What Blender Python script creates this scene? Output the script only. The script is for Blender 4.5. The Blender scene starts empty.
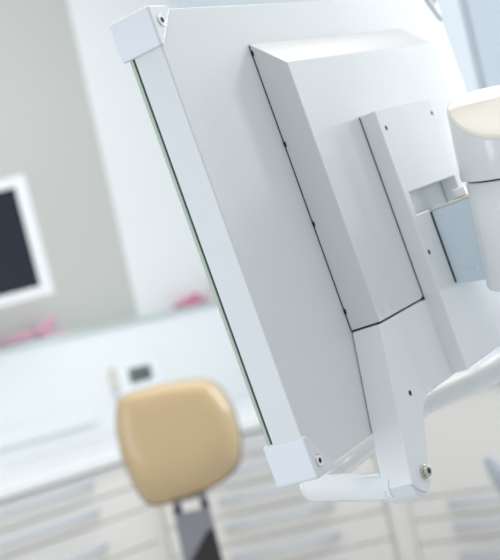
import bpy, bmesh, math, random
from mathutils import Vector, Matrix, noise

random.seed(4)
scene = bpy.context.scene
COL = scene.collection
PI = math.pi

# ------------------------------------------------------------------ materials
def mat(name, col, rough=.4, metal=0., spec=.5, coat=0., trans=0., bump=0., bscale=200., mottled=0., mscale=8., emit=None, estr=0., ior=1.45):
    m = bpy.data.materials.new(name); m.use_nodes = True
    nt = m.node_tree; b = nt.nodes['Principled BSDF']
    b.inputs['Base Color'].default_value = (*col, 1)
    b.inputs['Roughness'].default_value = rough
    b.inputs['Metallic'].default_value = metal
    b.inputs['Specular IOR Level'].default_value = spec
    b.inputs['Coat Weight'].default_value = coat
    b.inputs['Coat Roughness'].default_value = .08
    b.inputs['Transmission Weight'].default_value = trans
    b.inputs['IOR'].default_value = ior
    tc = nt.nodes.new('ShaderNodeTexCoord')
    if mottled > 0:
        n = nt.nodes.new('ShaderNodeTexNoise'); n.inputs['Scale'].default_value = mscale; n.inputs['Detail'].default_value = 4
        mx = nt.nodes.new('ShaderNodeMix'); mx.data_type = 'RGBA'
        mx.inputs[6].default_value = (*[c*(1-mottled) for c in col], 1)
        mx.inputs[7].default_value = (*[min(1, c*(1+mottled)) for c in col], 1)
        nt.links.new(tc.outputs['Object'], n.inputs['Vector'])
        nt.links.new(n.outputs['Fac'], mx.inputs[0]); nt.links.new(mx.outputs[2], b.inputs['Base Color'])
    if bump > 0:
        n2 = nt.nodes.new('ShaderNodeTexNoise'); n2.inputs['Scale'].default_value = bscale; n2.inputs['Detail'].default_value = 3
        bp = nt.nodes.new('ShaderNodeBump'); bp.inputs['Strength'].default_value = bump; bp.inputs['Distance'].default_value = .001
        nt.links.new(tc.outputs['Object'], n2.inputs['Vector'])
        nt.links.new(n2.outputs['Fac'], bp.inputs['Height']); nt.links.new(bp.outputs['Normal'], b.inputs['Normal'])
    if emit:
        b.inputs['Emission Color'].default_value = (*emit, 1); b.inputs['Emission Strength'].default_value = estr
    return m

M = {
 'powder': mat('powder_coat_white', (.71,.735,.745), .25, bump=.12, bscale=900, mottled=.012, mscale=40),
 'satin': mat('satin_white_metal', (.80,.825,.835), .22, bump=.06, bscale=700),
 'gloss': mat('gloss_white_enamel', (.84,.86,.87), .14, coat=.5, mottled=.01, mscale=20),
 'plastic': mat('moulded_white_plastic', (.74,.77,.81), .26, coat=.2, bump=.05, bscale=500),
 'ivory': mat('ivory_plastic', (.76,.745,.68), .25, coat=.3, mottled=.01, mscale=10),
 'blueblock': mat('pale_blue_enamel', (.68,.79,.87), .32, mottled=.01, mscale=15),
 'glass_edge': mat('green_glass_edge', (.36,.46,.35), .2, coat=.5, mottled=.1, mscale=60),
 'gasket': mat('dark_gasket', (.025,.04,.055), .5, mottled=.1, mscale=30),
 'hole': mat('black_recess', (.012,.010,.010), .6, mottled=.1, mscale=30),
 'icon': mat('icon_grey_print', (.66,.695,.705), .5, mottled=.05, mscale=100),
 'steel': mat('bright_steel', (.62,.60,.52), .22, metal=1., mottled=.12, mscale=90),
 'grey_metal': mat('brushed_grey_metal', (.30,.30,.32), .42, metal=.6, mottled=.08, mscale=30),
 'dark_metal': mat('dark_brown_metal', (.035,.028,.028), .35, metal=.2, mottled=.1, mscale=30),
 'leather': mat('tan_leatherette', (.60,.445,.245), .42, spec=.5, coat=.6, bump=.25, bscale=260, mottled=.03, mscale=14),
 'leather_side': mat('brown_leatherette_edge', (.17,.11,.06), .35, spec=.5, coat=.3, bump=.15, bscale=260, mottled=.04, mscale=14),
 'cab': mat('cabinet_warm_white', (.81,.805,.785), .45, mottled=.01, mscale=3),
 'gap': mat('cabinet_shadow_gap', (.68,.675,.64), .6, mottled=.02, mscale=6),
 'worktop': mat('white_worktop', (.86,.88,.90), .25, mottled=.01, mscale=4),
 'splash': mat('white_upstand_panel', (.86,.89,.90), .35, mottled=.008, mscale=3),
 'handle': mat('satin_blue_grey_handle', (.56,.62,.69), .35, metal=.35, mottled=.03, mscale=10),
 'shelfglass': mat('pale_green_glass', (.66,.76,.72), .12, trans=.15, mottled=.03, mscale=12),
 'greige': mat('greige_wall_paint', (.585,.59,.56), .8, bump=.1, bscale=120, mottled=.012, mscale=3),
 'wwall': mat('white_wall_paint', (.86,.885,.885), .8, bump=.1, bscale=120, mottled=.01, mscale=3),
 'bwall': mat('cool_wall_paint', (.70,.77,.82), .7, bump=.1, bscale=120, mottled=.012, mscale=3),
 'doorblue': mat('pale_blue_door', (.60,.68,.76), .45, mottled=.01, mscale=4),
 'frameblue': mat('light_door_frame', (.78,.86,.93), .4, mottled=.01, mscale=4),
 'floor': mat('vinyl_floor', (.55,.56,.56), .45, mottled=.05, mscale=12),
 'screen': mat('dark_screen', (.012,.020,.033), .18, mottled=.1, mscale=5),
 'bezel': mat('white_bezel', (.90,.92,.95), .3, mottled=.01, mscale=10),
 'lcd': mat('grey_green_lcd', (.15,.19,.17), .4, mottled=.06, mscale=90),
 'lcdink': mat('lcd_segments', (.02,.03,.028), .4, mottled=.05, mscale=90),
 'beige': mat('beige_plastic', (.78,.75,.69), .5, mottled=.02, mscale=30),
 'pink': mat('pink_tissue', (.76,.45,.55), .7, mottled=.30, mscale=28),
 'magenta': mat('magenta_tissue', (.66,.20,.33), .6, mottled=.3, mscale=34),
 'whitecloth': mat('white_tissue', (.86,.72,.72), .8, mottled=.04, mscale=30),
 'greybox': mat('grey_plastic_box', (.50,.53,.52), .6, mottled=.03, mscale=12),
 'softgrey': mat('pale_grey_upholstery', (.42,.46,.52), .5, mottled=.04, mscale=12),
}

# ------------------------------------------------------------------ mesh helpers
def link(name, bm, m, parent=None, bev=0., seg=3, smooth=True, kind=None, angle=35):
    bmesh.ops.remove_doubles(bm, verts=bm.verts, dist=1e-6)
    bmesh.ops.recalc_face_normals(bm, faces=bm.faces)
    me = bpy.data.meshes.new(name); bm.to_mesh(me); bm.free()
    if isinstance(m, (list, tuple)):
        for k in m: me.materials.append(k)
    else: me.materials.append(m)
    o = bpy.data.objects.new(name, me); COL.objects.link(o)
    if parent: o.parent = parent
    if smooth:
        me.shade_smooth(); me.set_sharp_from_angle(angle=math.radians(angle))
    if bev > 0:
        b = o.modifiers.new('bevel', 'BEVEL'); b.width = bev; b.segments = seg
        b.limit_method = 'ANGLE'; b.angle_limit = math.radians(30); b.harden_normals = True
        me.shade_smooth()
    if kind: o['kind'] = kind
    return o

def empty(name, label, cat, mw=None, loc=None, group=None):
    o = bpy.data.objects.new(name, None); COL.objects.link(o); o.empty_display_size = .05
    if mw is not None: o.matrix_world = mw
    if loc is not None: o.location = loc
    o['label'] = label; o['category'] = cat
    if group: o['group'] = group
    return o

def box(bm, lo, hi, mtx=None):
    v = [bm.verts.new((x,y,z)) for x in (lo[0],hi[0]) for y in (lo[1],hi[1]) for z in (lo[2],hi[2])]
    for f in ((0,1,3,2),(4,6,7,5),(0,4,5,1),(2,3,7,6),(0,2,6,4),(1,5,7,3)): bm.faces.new([v[i] for i in f])
    if mtx: bmesh.ops.transform(bm, matrix=mtx, verts=v)
    return v

def frustum(bm, a, b):
    """closed solid between two matching loops of points"""
    va = [bm.verts.new(p) for p in a]; vb = [bm.verts.new(p) for p in b]; n = len(a)
    bm.faces.new(va[::-1]); bm.faces.new(vb)
    for i in range(n): bm.faces.new([va[i], va[(i+1)%n], vb[(i+1)%n], vb[i]])

def cyl(bm, p0, p1, r0, r1=None, n=40):
    p0 = Vector(p0); p1 = Vector(p1); r1 = r0 if r1 is None else r1
    ax = (p1-p0).normalized(); a = ax.orthogonal().normalized(); b = ax.cross(a)
    ring = lambda p, r: [p + (a*math.cos(2*PI*i/n) + b*math.sin(2*PI*i/n))*r for i in range(n)]
    frustum(bm, ring(p0, r0), ring(p1, r1))

def catmull(pts, sub=10):
    P = [Vector(p) for p in pts]; out = []
    for i in range(len(P)-1):
        p0 = P[max(i-1,0)]; p1 = P[i]; p2 = P[i+1]; p3 = P[min(i+2, len(P)-1)]
        for k in range(sub):
            t = k/sub
            out.append(.5*((2*p1)+(p2-p0)*t+(2*p0-5*p1+4*p2-p3)*t*t+(3*p1-p0-3*p2+p3)*t**3))
    out.append(P[-1]); return out

def tube(bm, pts, radii, n=20, ratio=1., up=None):
    """swept tube; ratio flattens it along 'up'"""
    rings = []; N = len(pts); a = None
    for i, p in enumerate(pts):
        t = (pts[min(i+1,N-1)]-pts[max(i-1,0)]).normalized()
        if up is not None:
            b = (Vector(up) - t*Vector(up).dot(t)).normalized(); a = b.cross(t)
        else:
            if a is None: a = t.orthogonal().normalized()
            a = (a - t*a.dot(t)).normalized(); b = t.cross(a)
        r = radii[i] if isinstance(radii, (list, tuple)) else radii
        rings.append([bm.verts.new(p + a*math.cos(2*PI*k/n)*r + b*math.sin(2*PI*k/n)*r*ratio) for k in range(n)])
    for i in range(N-1):
        for k in range(n): bm.faces.new([rings[i][k], rings[i][(k+1)%n], rings[i+1][(k+1)%n], rings[i+1][k]])
    bm.faces.new(rings[0][::-1]); bm.faces.new(rings[-1])

def loft(bm, rings):
    R = [[bm.verts.new(p) for p in r] for r in rings]; n = len(R[0])
    for i in range(len(R)-1):
        for k in range(n): bm.faces.new([R[i][k], R[i][(k+1)%n], R[i+1][(k+1)%n], R[i+1][k]])
    bm.faces.new(R[0][::-1]); bm.faces.new(R[-1])

BM = bmesh.new
def slab(bm, pts, z0, z1): frustum(bm, [Vector((p.x,p.y,z0)) for p in pts], [Vector((p.x,p.y,z1)) for p in pts])

# ------------------------------------------------------------------ foreground display, seen from behind
# local axes: x along the display's width, y up its height, z out of its back
uw = Vector((.5284502, .8424908, .10464051)); dw = Vector((.1336095, .03918765, -.99025897)); nw = Vector((.83838469, -.53728351, .09185605))
DO = Vector((-.02854953, .94588935, 1.47813032))
DM = Matrix(((uw.x, -dw.x, nw.x, DO.x), (uw.y, -dw.y, nw.y, DO.y), (uw.z, -dw.z, nw.z, DO.z), (0,0,0,1)))
def q(U, V, W): return Vector(((U-.025*V)/1000, -V/1000, W/1000))
def prism(bm, poly, w0, w1): frustum(bm, [q(u,v,w0) for u,v in poly], [q(u,v,w1) for u,v in poly])
def rect(u0, v0, u1, v1): return [(u0,v0),(u1,v0),(u1,v1),(u0,v1)]

disp = empty('display_monitor', 'large white dental display seen from behind, tilted in the foreground', 'monitor', mw=DM)
b = BM(); frustum(b, [q(0,1,-27),q(0,1,0),q(455,1,0),q(552,1,-.6),q(552,1,-27)], [q(0,363,-27),q(0,363,0),q(455,363,0),q(552,363,-.6),q(552,363,-27)]); link('back_shell', b, M['powder'], disp, .0012)
b = BM(); prism(b, rect(1.5,1.5,550.5,362), -28.6, -26.8); link('gasket', b, M['gasket'], disp)
b = BM(); prism(b, rect(.4,.6,551.6,362.6), -31.6, -28.5); gl = link('front_glass', b, M['glass_edge'], disp, .0006)
gl['label'] = 'front glass with a green edge'

def corner(poly, su, sv):
    b = BM(); prism(b, poly, -36.5, 1.6); c = link('corner_cap', b, M['plastic'], disp, .004, 5)
    b = BM(); cyl(b, q(su,sv,1.2), q(su,sv,2.3), .0050, .0047, 32); s = link('screw', b, M['steel'], c, .0003)
    b = BM(); cyl(b, q(su,sv,2.2), q(su,sv,2.55), .0040, n=32); link('screw_face', b, M['bezel'], c)
    b = BM(); cyl(b, q(su,sv,2.2), q(su,sv,2.7), .0022, n=6); link('screw_socket', b, M['hole'], disp).parent = c
corner([(-2.6,-1.8),(24,-1.2),(27,1.2),(24,4.5),(2,29),(-2.6,29.5)], 9, 10.5)
corner([(-.6,332.5),(4,332.5),(27,361.5),(28,366),(-.2,366)], 8.5, 354.5)
corner([(553.8,-1.8),(553.8,31),(550,31),(526,2.5),(523,-1.8)], 545.5, 8)
corner([(553.8,331.5),(553.8,364.8),(523,364.8),(526,361.5),(550,331.5)], 545, 354.5)

# rear housing with a sloping top
b = BM(); prism(b, rect(123.1,37,430.5,281.8), 0, .4); link('housing_gasket', b, M['gasket'], disp)
b = BM()
frustum(b, [q(123.4,34.6,.45),q(430.8,34.6,.45),q(430.8,281.8,.45),q(123.4,281.8,.45)],
           [q(123.4,61.3,28),q(430.8,61.3,28),q(430.8,281.8,28),q(123.4,281.8,28)])
hs = link('rear_housing', b, M['powder'], disp, .0009)
b = BM(); prism(b, rect(123.6,281.6,430.5,283), 1, 27.2); link('housing_seam', b, M['gasket'], disp).parent = hs
for v in (43.2, 121.4, 190, 265.3):
    b = BM(); box(b, (-.0005,-.0021,-.0009), (.0005,.0021,.0006), Matrix.Translation(q(123,v,1.4))); o = link('housing_clip', b, M['hole'], hs)
b = BM(); box(b, (-.0012,-.0012,-.0008), (.0012,.0012,.0008), Matrix.Translation(q(211,282,27.8))); link('housing_clip', b, M['hole'], hs)
# two faint moulded symbols near the lower edge
b = BM()
for a, c in (((131.6,272),(138.2,272)),((138.2,272),(135,278)),((135,278),(131.6,272))):
    cyl(b, q(a[0],a[1],28.05), q(c[0],c[1],28.05), .00024, n=6)
link('moulded_symbol', b, M['icon'], hs)
b = BM()
cp = [q(153+3.6*math.cos(2*PI*i/20), 273.5+3.6*math.sin(2*PI*i/20), 28.05) for i in range(21)]
tube(b, cp, .00024, 6)
cyl(b, q(151,273.5,28.05), q(155,273.5,28.05), .00024, n=6)
link('moulded_symbol', b, M['icon'], hs)

# mounting plate with its cut-out
b = BM()
def loop(poly): 
    vs = [b.verts.new(q(u,v,28.4)) for u,v in poly]
    return [b.edges.new((vs[i], vs[(i+1)%len(vs)])) for i in range(len(vs))]
es = loop(rect(213.5,117.5,341.5,352)) + loop([(224,193),(331,193),(331,281.5),(251,281.5),(251,213),(224,213)])
bmesh.ops.triangle_fill(b, use_beauty=True, use_dissolve=True, edges=es)
r = bmesh.ops.extrude_face_region(b, geom=b.faces[:])
bmesh.ops.translate(b, vec=Vector((0,0,.0156)), verts=[g for g in r['geom'] if isinstance(g, bmesh.types.BMVert)])
pl = link('mounting_plate', b, M['satin'], disp, .0012)
b = BM(); prism(b, [(213.2,118),(214,118),(214,281),(213.2,281)], 27.8, 28.5); link('plate_seam', b, M['gasket'], pl)
for u, v in ((224,134.4),(330.5,131.6),(220.8,246.8),(334,247)):
    b = BM(); cyl(b, q(u,v,43.9), q(u,v,44.25), .0021, n=24); link('screw_hole', b, M['hole'], pl)
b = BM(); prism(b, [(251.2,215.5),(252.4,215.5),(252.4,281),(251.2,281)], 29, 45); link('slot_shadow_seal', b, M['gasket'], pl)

# gusset and the two splayed legs that carry the handle
def arc(cx, cy, r, a0, a1, n=9): return [(cx+r*math.cos(math.radians(a0+(a1-a0)*i/n)), cy+r*math.sin(math.radians(a0+(a1-a0)*i/n))) for i in range(n+1)]
legp = [(122.6,283.2),(160,283.2),(158,357),(149,359.5),(143,363.5),(137,371),(130.5,384)] + arc(102.5,405,14,0,100,8) + [(88,411),(83.3,405)]
b = BM(); prism(b, legp, .5, 28); lg = link('handle_bracket', b, M['satin'], disp, .0018)
b = BM(); prism(b, [(2*276.8-u, v) for u,v in legp], .5, 28); link('handle_bracket', b, M['satin'], disp, .0018)
b = BM()
frustum(b, [q(*p,.5) for p in [(158,283.2),(396,283.2),(396,353),(157,353)]], [q(*p,w) for p,w in [((158,283.2),27.6),((396,283.2),27.6),((396,353),27.6),((157,353),27.6)]])
link('gusset', b, M['satin'], disp, .0008)
b = BM(); frustum(b, [q(*p,27) for p in [(172,284),(240,284),(240,352.6),(174,352.6)]], [q(*p,29.2) for p in [(176,284.5),(238,284.5),(238,352),(178,352)]])
link('raised_rib', b, M['satin'], disp, .0006)
b = BM(); cyl(b, q(130.3,344.3,27.9), q(130.3,344.3,28.3), .0022, n=24); link('screw_hole', b, M['hole'], disp)
for u in (107, 2*276.8-107):
    b = BM(); cyl(b, q(u,403.6,28), q(u,403.6,30), .0058, n=32); cyl(b, q(u,403.6,30), q(u,403.6,32.8), .0048, .0044, 32)
    bo = link('bolt', b, M['steel'], disp, .0005)
    b = BM(); cyl(b, q(u,403.6,32.7), q(u,403.6,33.1), .0024, n=6); link('bolt_socket', b, M['hole'], bo)
# end collar under the leg
b = BM(); prism(b, [(82.9,405),(88,410.5),(96,416),(103,419.4),(96,420.6),(87,415)], -.5, 27); link('leg_collar', b, M['plastic'], disp, .002)

hp = [(93,405.5,9),(95,405,2),(104,404,-25),(118,403.5,-52),(132,403.5,-80),(144,404,-99),(166,404,-109),(216,404,-107),(290,403,-108),(350,402,-103),(396,401.5,-93),(440,403,-73),(480,405,-63),(510,405,-54),(528,404,-34),(500,404,-8),(464,405,14)]
path = catmull([q(*p) for p in hp], 8); n = len(path)
b = BM(); tube(b, path, [.0107 + .0028*min(1, max(0, (i/n-.62)/.2)) for i in range(n)], 24, 1.08, up=(0,1,0))
link('handle', b, M['gloss'], disp, angle=60)

# ------------------------------------------------------------------ swivel arm that carries the display
arm = empty('swivel_arm', 'white swivel arm joint with cream cap, held to the back of the display', 'monitor arm', loc=(.95,1.1,0))
arm_inv = Matrix.Translation((-.95,-1.1,0)); DL = arm_inv @ DM
def arm_part(name, b, m, bev=0., seg=3, local=True, angle=35):
    bmesh.ops.transform(b, matrix=DL if local else arm_inv, verts=b.verts)
    return link(name, b, m, arm, bev, seg, angle=angle)
b = BM(); frustum(b, [q(252.4,215,30),q(299,215,30),q(299,280.5,30),q(252.4,280.5,30)], [q(252.4,215,112),q(299,215,112),q(299,294,112),q(252.4,294,112)])
lb = arm_part('link_block', b, M['blueblock'], .0012); lb['label'] = 'pale blue link block'
b = BM(); prism(b, rect(251.8,213.2,299.5,215.1), 44.6, 112); arm_part('link_cover', b, M['ivory'], .0008)['label'] = 'cream top cover'
b = BM(); cyl(b, q(272,270,0), q(272,270,1), .001, n=8); b.free()
b = BM(); cyl(b, q(251.6,270,62), q(253,270,62), .0048, .0048, 32); arm_part('block_screw', b, M['blueblock'], .0008)
b = BM(); cyl(b, q(289,213,60), q(289,204.5,60), .0070, .0062, 32); arm_part('stop_pin', b, M['gloss'], .0015)
CX, CY = .2385, 1.105
TILT = Matrix.Translation((CX,CY,1.29)) @ Matrix.Rotation(math.radians(9), 4, 'X') @ Matrix.Translation((-CX,-CY,-1.29))
def ringp(r, z, n=64, cut=None):
    out = []
    for i in range(n):
        a = 2*PI*i/n; x, y = r*math.cos(a), r*math.sin(a); zz = z
        if cut: zz = z + (.22*y if y > 0 else -.029*(-y/.045)**.8)
        out.append(TILT @ Vector((CX+x, CY+y, zz)))
    return out
b = BM(); R = .0410; loft(b, [ringp(R-.003,1.2155), ringp(R-.001,1.2165), ringp(R,1.219), ringp(R,1.3085), ringp(R-.001,1.3100), ringp(R-.002,1.3104)])
arm_part('lower_joint', b, M['gloss'], local=False, angle=50)
b = BM(); loft(b, [ringp(R-.0012,1.3100), ringp(R-.0012,1.3120)]); arm_part('joint_ring', b, M['gasket'], local=False)
b = BM(); R = .0450; loft(b, [ringp(R-.002,1.3118), ringp(R-.0005,1.3121), ringp(R,1.3132), ringp(R,1.3700,cut=1)])
arm_part('upper_joint', b, M['gloss'], local=False, angle=50)
b = BM(); loft(b, [ringp(R,1.3700,cut=1), ringp(R-.0005,1.3722,cut=1), ringp(R-.002,1.3738,cut=1), ringp(R-.005,1.3748,cut=1), ringp(R-.012,1.3752,cut=1), ringp(R-.022,1.3752,cut=1), ringp(R-.034,1.3752,cut=1), ringp(.003,1.3752,cut=1)])
arm_part('joint_cap', b, M['ivory'], local=False, angle=14)['label'] = 'cream sloping cap'
b = BM(); tube(b, catmull([(CX,CY,1.262),(CX+.2,CY,1.262),(.80,CY,1.262),(.93,CY,1.262)],8), .034, 32); arm_part('arm_tube', b, M['gloss'], local=False)
b = BM(); cyl(b, (.95,1.1,.02), (.95,1.1,1.32), .045); arm_part('arm_post', b, M['gloss'], .004, local=False)
b = BM(); cyl(b, (.95,1.1,0), (.95,1.1,.03), .22, .20, 48); arm_part('arm_base', b, M['gloss'], .004, local=False)

# ------------------------------------------------------------------ cabinet run in three angled lengths
WA = Vector((.71813, .69591, 0)); NA = Vector((.69591, -.71813, 0))     # along the left run / its outward normal
BASE = 3.28925
def A(s, back=0., z=0.): p = WA*s - NA*(BASE+back); return Vector((p.x, p.y, z))
dC = Vector((math.cos(math.radians(29)), -math.sin(math.radians(29)), 0)); nC = Vector((-math.sin(math.radians(29)), -math.cos(math.radians(29)), 0))
PB0 = A(2.56); YB = PB0.y; PC0 = Vector((.285, YB, 0))
def frame(origin, along, outward):   # x along the front, y out of the front, z up
    return Matrix(((along.x, outward.x, 0, origin.x), (along.y, outward.y, 0, origin.y), (0,0,1,0), (0,0,0,1)))

def cabinet(label, origin, along, outward, x0, x1, seams, handles, hx, depth=.52):
    """seams: z of the gaps from the top; handles: one height per drawer (or None); hx: handle span"""
    t = empty('drawer_cabinet', label, 'cabinet', mw=frame(origin + along*x0, along, outward), group=None)
    w = x1-x0
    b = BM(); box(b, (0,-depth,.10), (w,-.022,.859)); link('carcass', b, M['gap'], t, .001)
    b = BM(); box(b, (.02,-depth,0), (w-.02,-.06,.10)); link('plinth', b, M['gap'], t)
    for i in range(len(seams)-1):
        z1, z0 = seams[i]-.002, seams[i+1]+.002
        b = BM(); box(b, (.003,-.0219,z0), (w-.003,0,z1)); dr = link('drawer', b, M['cab'], t, .002)
        if handles[i]:
            z = handles[i]; a0, a1 = hx[0]-x0, hx[1]-x0; L = a1-a0
            pts = [(a0,.0005,z),(a0+.006,.018,z),(a0+.05,.030,z-.001)] + [(a0+L*k/10, .030+.014*math.sin(PI*k/10), z-.002) for k in range(2,9)] + [(a1-.05,.030,z-.001),(a1-.006,.018,z),(a1,.0005,z)]
            b = BM(); tube(b, catmull(pts,5), .0085, 12, .85, up=(0,0,1)); link('drawer_handle', b, M['handle'], dr, angle=60)
    return t

cabinet('white drawer cabinet at the far left, long bowed handles, left of the headrest', Vector((0,0,0)) + A(0), WA, NA, 1.62, 2.548,
        [.857,.773,.698,.585,.47,.30,.105], [.828,.743,.634,.537,.43,.27], (1.83,2.33))
cabinet('white drawer cabinet with five bowed handles between the headrest and the display', PB0, Vector((1,0,0)), Vector((0,-1,0)), .012, .712,
        [.857,.785,.700,.612,.520,.428,.30,.105], [.822,.752,.666,.580,.482,.384,.25], (PB0.x*-1-.243, PB0.x*-1+.092))
cabinet('white cabinet with plain tall upper front at the lower right corner', PC0, dC, nC, .05, .95,
        [.857,.540,.470,.395,.30,.105], [None,.518,.442,.35,.26], (.195,.74))
# filler strip between the middle and right cabinets, and at the left corner
fj = A(2.555); b = BM(); slab(b, [A(2.5495,.006), PB0+Vector((.0105,.006,0)), PB0+Vector((.0105,.10,0)), A(2.5495,.1)], 0, .859)
f0 = link('filler_panel', b, M['cab']); f0['label'] = 'narrow white corner filler strip directly left of the headrest bracket'; f0['category'] = 'panel'
b = BM(); slab(b, [PB0+Vector((.7135,.006,0)), PB0+Vector((.722,.006,0)), PB0+Vector((.722,-.002,0)), Vector((PC0.x+.024,YB-.002-.012,0)), PC0+dC*.032-nC*.006, PC0+dC*.048-nC*.006, PC0+dC*.048-nC*.1, PB0+Vector((.7135,.1,0))], 0, .859)
f1 = link('filler_panel', b, M['cab'], None, .001); f1['label'] = 'narrow white filler strip between middle and right-hand cabinets'; f1['category'] = 'panel'

# worktop: one continuous slab
def xline(p, d, q_, e):
    den = d.x*e.y - d.y*e.x; t = ((q_.x-p.x)*e.y - (q_.y-p.y)*e.x)/den; return p + d*t
WC0 = A(3.80,.72)                                # room corner
wa_end = WC0
ov = .022
c1 = xline(A(0,-ov), WA, PB0+Vector((0,-ov,0)), Vector((1,0,0))); c2 = xline(PB0+Vector((0,-ov,0)), Vector((1,0,0)), PC0+nC*ov, dC)
back_c = xline(A(0,.60), WA, WC0+nC*.004, dC)
b = BM(); slab(b, [A(1.55,-ov), c1, c2, PC0+nC*ov+dC*1.1, WC0+nC*.004+dC*1.75, back_c, A(1.55,.60)], .861, .893)
wt = link('worktop', b, M['worktop'], None, .006); wt['label'] = 'continuous white worktop running over all the drawer cabinets'; wt['category'] = 'worktop'

# upstand behind the worktop, glass shelf on it
b = BM(); slab(b, [A(1.2,.60), back_c, xline(A(0,.719),WA,WC0+nC*.004,dC), A(1.2,.719)], .0, 1.282)
us = link('upstand_panel', b, M['splash'], None, .003); us['label'] = 'tall plain white upstand panel behind the worktop'; us['category'] = 'panel'
b = BM(); slab(b, [A(1.2,.585), xline(A(0,.585),WA,WC0+nC*.006,dC), xline(A(0,.7165),WA,WC0+nC*.006,dC), A(1.2,.7165)], 1.2825, 1.2985)
gs = link('glass_shelf', b, M['shelfglass'], None, .002); gs['label'] = 'long pale green glass ledge on top of the white upstand'; gs['category'] = 'shelf'

# ------------------------------------------------------------------ room shell
def wallbox(name, p0, p1, nrm, z0, z1, m, th=.12, bev=0):
    b = BM(); slab(b, [p0, p1, p1-nrm*th, p0-nrm*th], z0, z1); return link(name, b, m, None, bev, kind='structure')
cs = 3.243
wallbox('wall_left', A(.4,.72), A(cs,.72), NA, 0, 3.0, M['greige'])
wallbox('wall_back', A(cs,.7195), A(3.80,.7195), NA, 0, 3.0, M['wwall'])
wallbox('wall_right', WC0+dC*.0, WC0+dC*1.235, nC, 0, 3.0, M['bwall'])
wallbox('trim_1', WC0+dC*1.13+nC*.02, WC0+dC*1.235+nC*.02, nC, .875, 2.62, M['frameblue'], .025, .003)
wallbox('wall_far_right', WC0+dC*1.245, WC0+dC*4.6, nC, 0, 3.0, M['doorblue'])
b = BM(); box(b, (-5,-1.5,-.1), (5,7,0)); link('floor', b, M['floor'], kind='structure')
# ------------------------------------------------------------------ wall monitor
MY = 4.2; ang = math.radians(-2.0)
mm = Matrix.Translation((-.877, MY, 1.617)) @ Matrix.Rotation(ang, 4, 'Y')
mon = empty('wall_monitor', 'white framed flat monitor with dark blank screen above the ledge, far left', 'monitor', mw=mm)
hw, hh, bz = .243, .198, .034
b = BM()
vo = [Vector((x,-.02,z)) for x,z in ((-hw,-hh),(hw,-hh),(hw,hh),(-hw,hh))]; vi = [Vector((x,-.02,z)) for x,z in ((-hw+bz,-hh+bz),(hw-bz,-hh+bz),(hw-bz,hh-bz),(-hw+bz,hh-bz))]
for i in range(4):
    j = (i+1)%4; frustum(b, [vo[i],vo[j],vi[j],vi[i]], [v+Vector((0,.04,0)) for v in (vo[i],vo[j],vi[j],vi[i])])
link('bezel', b, M['bezel'], mon, .003)
b = BM(); box(b, (-hw+bz,-.014,-hh+bz), (hw-bz,.012,hh-bz)); link('screen', b, M['screen'], mon)
b = BM(); box(b, (-hw+.01,.018,-hh+.01), (hw-.01,.035,hh-.01)); link('back_cover', b, M['bezel'], mon, .004)
b = BM(); cyl(b, (0,.03,0), (0,.16,0), .03); cyl(b, (0,.15,0), (.10,.335,0), .02); link('wall_mount', b, M['grey_metal'], mon)

# ------------------------------------------------------------------ small things on ledge and upstand
fm = frame(A(3.052,.60), WA, NA)
dev = empty('display_unit', 'small white wall unit with grey-green display above the headrest', 'control unit', mw=fm)
b = BM(); box(b, (-.095,.0005,1.0), (.105,.045,1.14)); link('casing', b, M['bezel'], dev, .008)
b = BM(); box(b, (-.101,.0005,1.04), (-.0952,.040,1.135)); link('side_cover', b, M['beige'], dev, .003)
b = BM(); box(b, (-.050,.0445,1.060), (.060,.047,1.118)); sc = link('lcd_screen', b, M['lcd'], dev, .001)
b = BM()
for k in range(4):
    x = -.036+k*.021
    box(b, (x,.0468,1.074), (x+.013,.0474,1.078)); box(b, (x,.0468,1.096), (x+.013,.0474,1.10)); box(b, (x+.010,.0468,1.074), (x+.013,.0474,1.10))
    if k != 1: box(b, (x,.0468,1.074), (x+.003,.0474,1.10))
link('display_segments', b, M['lcdink'], sc)

tr = frame(A(2.58,.60), WA, NA)
b = BM(); box(b, (-.30,.0005,.955), (.26,.022,1.015)); bmesh.ops.transform(b, matrix=tr, verts=b.verts)
o = link('wall_tray', b, M['splash'], None, .009, 5); o['label'] = 'low white tray fixed to the upstand, lower left above the worktop'; o['category'] = 'tray'

def crumple(name, label, cat, s0, s1, back, z0, h, dpt, m, seed, strands=5):
    b = BM(); rnd = random.Random(seed); F = frame(A((s0+s1)/2, back), WA, NA); L = s1-s0
    for k in range(strands):
        ph = rnd.random()*6; off = (k/(strands-1)-.5)*dpt if strands > 1 else 0
        pts = []
        for i in range(9):
            t = i/8; x = (t-.5)*L*(.94 if k % 2 else .80)
            lift = h*(.20+.62*t**1.5)*(.55+.45*math.sin(ph+t*5))
            pts.append(Vector((x, off+.008*math.sin(ph+7*t), z0+.0085+max(0, lift-.012))))
        pth = catmull(pts, 4)
        rr = [min(.013, .005+.012*abs(math.sin(ph+i*.33)))*(.5+.5*min(1, i/6, (len(pth)-1-i)/6)) for i in range(len(pth))]
        tube(b, pth, rr, 10)
    for v in b.verts:
        d = noise.noise_vector(v.co*45+Vector((seed,0,0)))*.006; v.co += d
        v.co.z = max(v.co.z, z0+.0004)
    bmesh.ops.transform(b, matrix=F, verts=b.verts)
    o = link(name, b, m, None, angle=50); o['label'] = label; o['category'] = cat; return o
crumple('crumpled_tissue', 'pale pink crumpled tissue on the glass ledge below the monitor', 'tissue', 2.53,2.83,.655,1.2986,.092,.05,M['pink'],3,6)
crumple('crumpled_tissue', 'deep pink crumpled tissue on the ledge beside the display edge', 'tissue', 3.385,3.53,.655,1.2986,.066,.045,M['magenta'],8,6)
crumple('folded_cloth', 'folded white cloth on the ledge right of the deep pink tissue', 'cloth', 3.535,3.665,.635,1.2986,.07,.04,M['whitecloth'],14,6)
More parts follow.
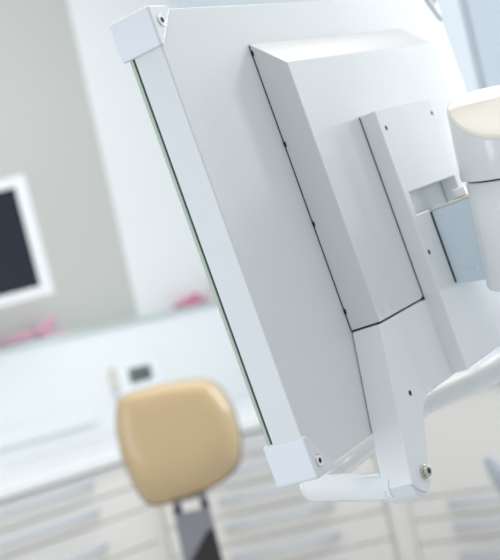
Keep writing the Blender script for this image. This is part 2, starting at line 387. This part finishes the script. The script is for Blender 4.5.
gb = BM(); box(gb, (-.085,-.05,1.2987), (.085,.0,1.43)); bmesh.ops.transform(gb, matrix=frame(A(3.755,.66), WA, NA), verts=gb.verts)
o = link('storage_box', gb, M['greybox'], None, .012, 4); o['label'] = 'grey box on the ledge against the far wall, behind the cloth'; o['category'] = 'box'

# ------------------------------------------------------------------ dental chair with headrest
ch = empty('dental_chair', 'dental chair with tan padded headrest on a grey metal bracket', 'dental chair', loc=(-.24,2.95,0))
cinv = Matrix.Translation((.24,-2.95,0))
def cpart(name, b, m, bev=0., seg=3, parent=None, angle=35):
    bmesh.ops.transform(b, matrix=cinv, verts=b.verts); return link(name, b, m, parent or ch, bev, seg, angle=angle)
outl = [(-.352,1.098),(-.330,1.116),(-.290,1.121),(-.248,1.122),(-.195,1.119),(-.150,1.111),(-.122,1.090),(-.103,1.045),(-.098,1.008),(-.099,.970),(-.106,.934),(-.122,.905),(-.160,.883),(-.215,.868),(-.275,.861),(-.322,.864),(-.345,.887),(-.359,.935),(-.367,.985),(-.366,1.045)]
def resample(poly, n=72):
    P = [Vector((x,0,z)) for x,z in poly]; P2 = []
    N = len(P)
    for i in range(N):
        p0,p1,p2,p3 = P[i-1],P[i],P[(i+1)%N],P[(i+2)%N]
        for k in range(6):
            t = k/6; P2.append(.5*((2*p1)+(p2-p0)*t+(2*p0-5*p1+4*p2-p3)*t*t+(3*p1-p0-3*p2+p3)*t**3))
    return P2
O_ = resample(outl); cc = Vector((-.236,0,1.005))
def hr(scale, y, dz=0., dx=0., zs=1.):
    return [Vector((cc.x+(p.x-cc.x)*scale+dx, y, cc.z+(p.z-cc.z)*scale*zs+dz)) for p in O_]
b = BM(); loft(b, [hr(.60,2.995), hr(.86,2.990), hr(.975,2.978,-.002,-.001), hr(1.018,2.955,-.003,-.001), hr(1.022,2.930,-.003,-.001), hr(1.0,2.918,-.002)])
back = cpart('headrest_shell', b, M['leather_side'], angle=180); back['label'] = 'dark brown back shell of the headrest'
b = BM(); loft(b, [hr(.985,2.930), hr(.995,2.918), hr(.985,2.900,.001), hr(.955,2.882,.005,-.002,.99), hr(.91,2.867,.011,-.005,.975), hr(.855,2.856,.017,-.008,.96), hr(.79,2.849,.020,-.010,.95), hr(.70,2.8445,.022,-.011,.94), hr(.55,2.8415,.023,-.011,.94), hr(.35,2.840,.023,-.011,.94), hr(.18,2.8395,.023,-.011,.94), hr(.03,2.8393,.023,-.011,.94)])
fp = cpart('headrest_cushion', b, M['leather'], angle=180); fp['label'] = 'tan leatherette cushion'
# bracket: plate with a slot, then a dark sheet that paints the diagonal reflection in it
b = BM()
PY = 2.935
def plate(b, pts, y0, y1): frustum(b, [Vector((x,y0,z)) for x,z in pts], [Vector((x,y1,z)) for x,z in pts])
plate(b, [(-.282,.90),(-.263,.90),(-.263,.826),(-.282,.826)], PY, PY+.012)
plate(b, [(-.222,.90),(-.203,.90),(-.203,.826),(-.222,.826)], PY, PY+.012)
plate(b, [(-.263,.90),(-.222,.90),(-.222,.852),(-.263,.852)], PY, PY+.012)
plate(b, [(-.284,.826),(-.203,.826),(-.198,.62),(-.288,.62)], PY, PY+.012)
cpart('headrest_bracket', b, M['grey_metal'], 0)
b = BM(); plate(b, [(-.203,.782),(-.222,.772),(-.272,.715),(-.282,.62),(-.197,.62)], PY-.006, PY-.0004); cpart('bracket_reflection', b, M['dark_metal'], .001)
for x in (-.276,-.209):
    b = BM(); cyl(b, (x,PY-.008,.836), (x,PY,.836), .008); cpart('bracket_bolt', b, M['dark_metal'], .001)
b = BM(); box(b, (-.44,2.925,.24), (-.06,3.04,.63)); cpart('backrest', b, M['leather'], .05, 6)
b = BM(); box(b, (-.48,2.94,.18), (-.02,3.85,.34)); cpart('seat', b, M['leather'], .05, 6)
b = BM(); box(b, (-.38,3.1,0), (-.10,3.7,.2)); cpart('base', b, M['bezel'], .03, 4)

# ------------------------------------------------------------------ operator stool, cut by the right edge
st = empty('operator_stool', 'stool with a slanting pale grey armrest, cut off by the right edge', 'stool', loc=(.66,3.25,0))
sinv = Matrix.Translation((-.66,-3.25,0))
def spart(name, b, m, bev=0., seg=3, angle=60):
    bmesh.ops.transform(b, matrix=sinv, verts=b.verts); return link(name, b, m, st, bev, seg, angle=angle)
bp = catmull([(.470,3.20,.757),(.486,3.20,.715),(.506,3.20,.66),(.54,3.21,.60),(.60,3.24,.555),(.66,3.28,.53)], 6)
b = BM(); tube(b, bp, [.011+.010*min(1,i/6) for i in range(len(bp))], 16); spart('armrest', b, M['softgrey'])
b = BM(); cyl(b, (.66,3.3,.46), (.66,3.3,.54), .19, .18, 40); spart('seat', b, M['softgrey'], .02)
b = BM(); cyl(b, (.66,3.3,.05), (.66,3.3,.46), .028); spart('column', b, M['steel'])
b = BM()
for k in range(5):
    a = 2*PI*k/5+.3; cyl(b, (.66,3.3,.06), (.66+.26*math.cos(a),3.3+.26*math.sin(a),.025), .024, .014, 12)
spart('star_base', b, M['steel'])

# ------------------------------------------------------------------ light
def area(name, loc, target, size, energy, col, sy=None):
    l = bpy.data.lights.new(name, 'AREA'); l.energy = energy; l.color = col; l.size = size
    if sy: l.shape = 'RECTANGLE'; l.size_y = sy
    o = bpy.data.objects.new(name, l); COL.objects.link(o); o.location = loc
    o.rotation_euler = (Vector(target)-Vector(loc)).to_track_quat('-Z','Y').to_euler(); return o
area('ceiling_lamp', (.1,1.0,2.9), (.1,1.5,0), 1.6, 12, (1,.91,.79))
area('ceiling_lamp', (.2,2.9,2.95), (.1,3.3,0), 2.2, 26, (1,.975,.94))
area('window_and_fill_light', (-2.6,-.2,.95), (0,1.4,1.3), 2.0, 23, (.82,.91,1), 1.6)  # unseen cool fill, added low to brighten the left-facing sides
wc = WC0+dC*3.08+nC*.06
area('window_and_fill_light', (wc.x,wc.y,2.05), (wc.x+nC.x, wc.y+nC.y, 2.05), 1.15, 38, (.92,.97,1), 1.7)
area('window_and_fill_light', (3.7,3.55,2.75), (.2,1.2,1.4), 2.2, 22, (.85,.93,1), 1.3)
w = bpy.data.worlds.new('room_light'); scene.world = w; w.use_nodes = True
bg = w.node_tree.nodes['Background']; bg.inputs['Color'].default_value = (.91,.955,1,1); bg.inputs['Strength'].default_value = .58

# ------------------------------------------------------------------ camera
cam = bpy.data.cameras.new('camera'); co = bpy.data.objects.new('camera', cam); COL.objects.link(co)
right = Vector((.975044366, .00416214719, -.221971083)); down = Vector((-.222010102, .0182797005, -.974873001)); fwd = Vector((0, .999824249, .0187475577))
back_ = -fwd; upv = -down
co.matrix_world = Matrix(((right.x,upv.x,back_.x,0),(right.y,upv.y,back_.y,0),(right.z,upv.z,back_.z,1.25),(0,0,0,1)))
cam.sensor_fit = 'VERTICAL'; cam.sensor_height = 36; cam.lens = 1300/560*36
cam.clip_start = .05; cam.clip_end = 60
cam.dof.use_dof = True; cam.dof.focus_distance = .99; cam.dof.aperture_fstop = 8.2
scene.camera = co
vs = scene.view_settings; vs.view_transform = 'Standard'; vs.look = 'None'; vs.gamma = 1; vs.exposure = 0.25; vs.use_curve_mapping = False
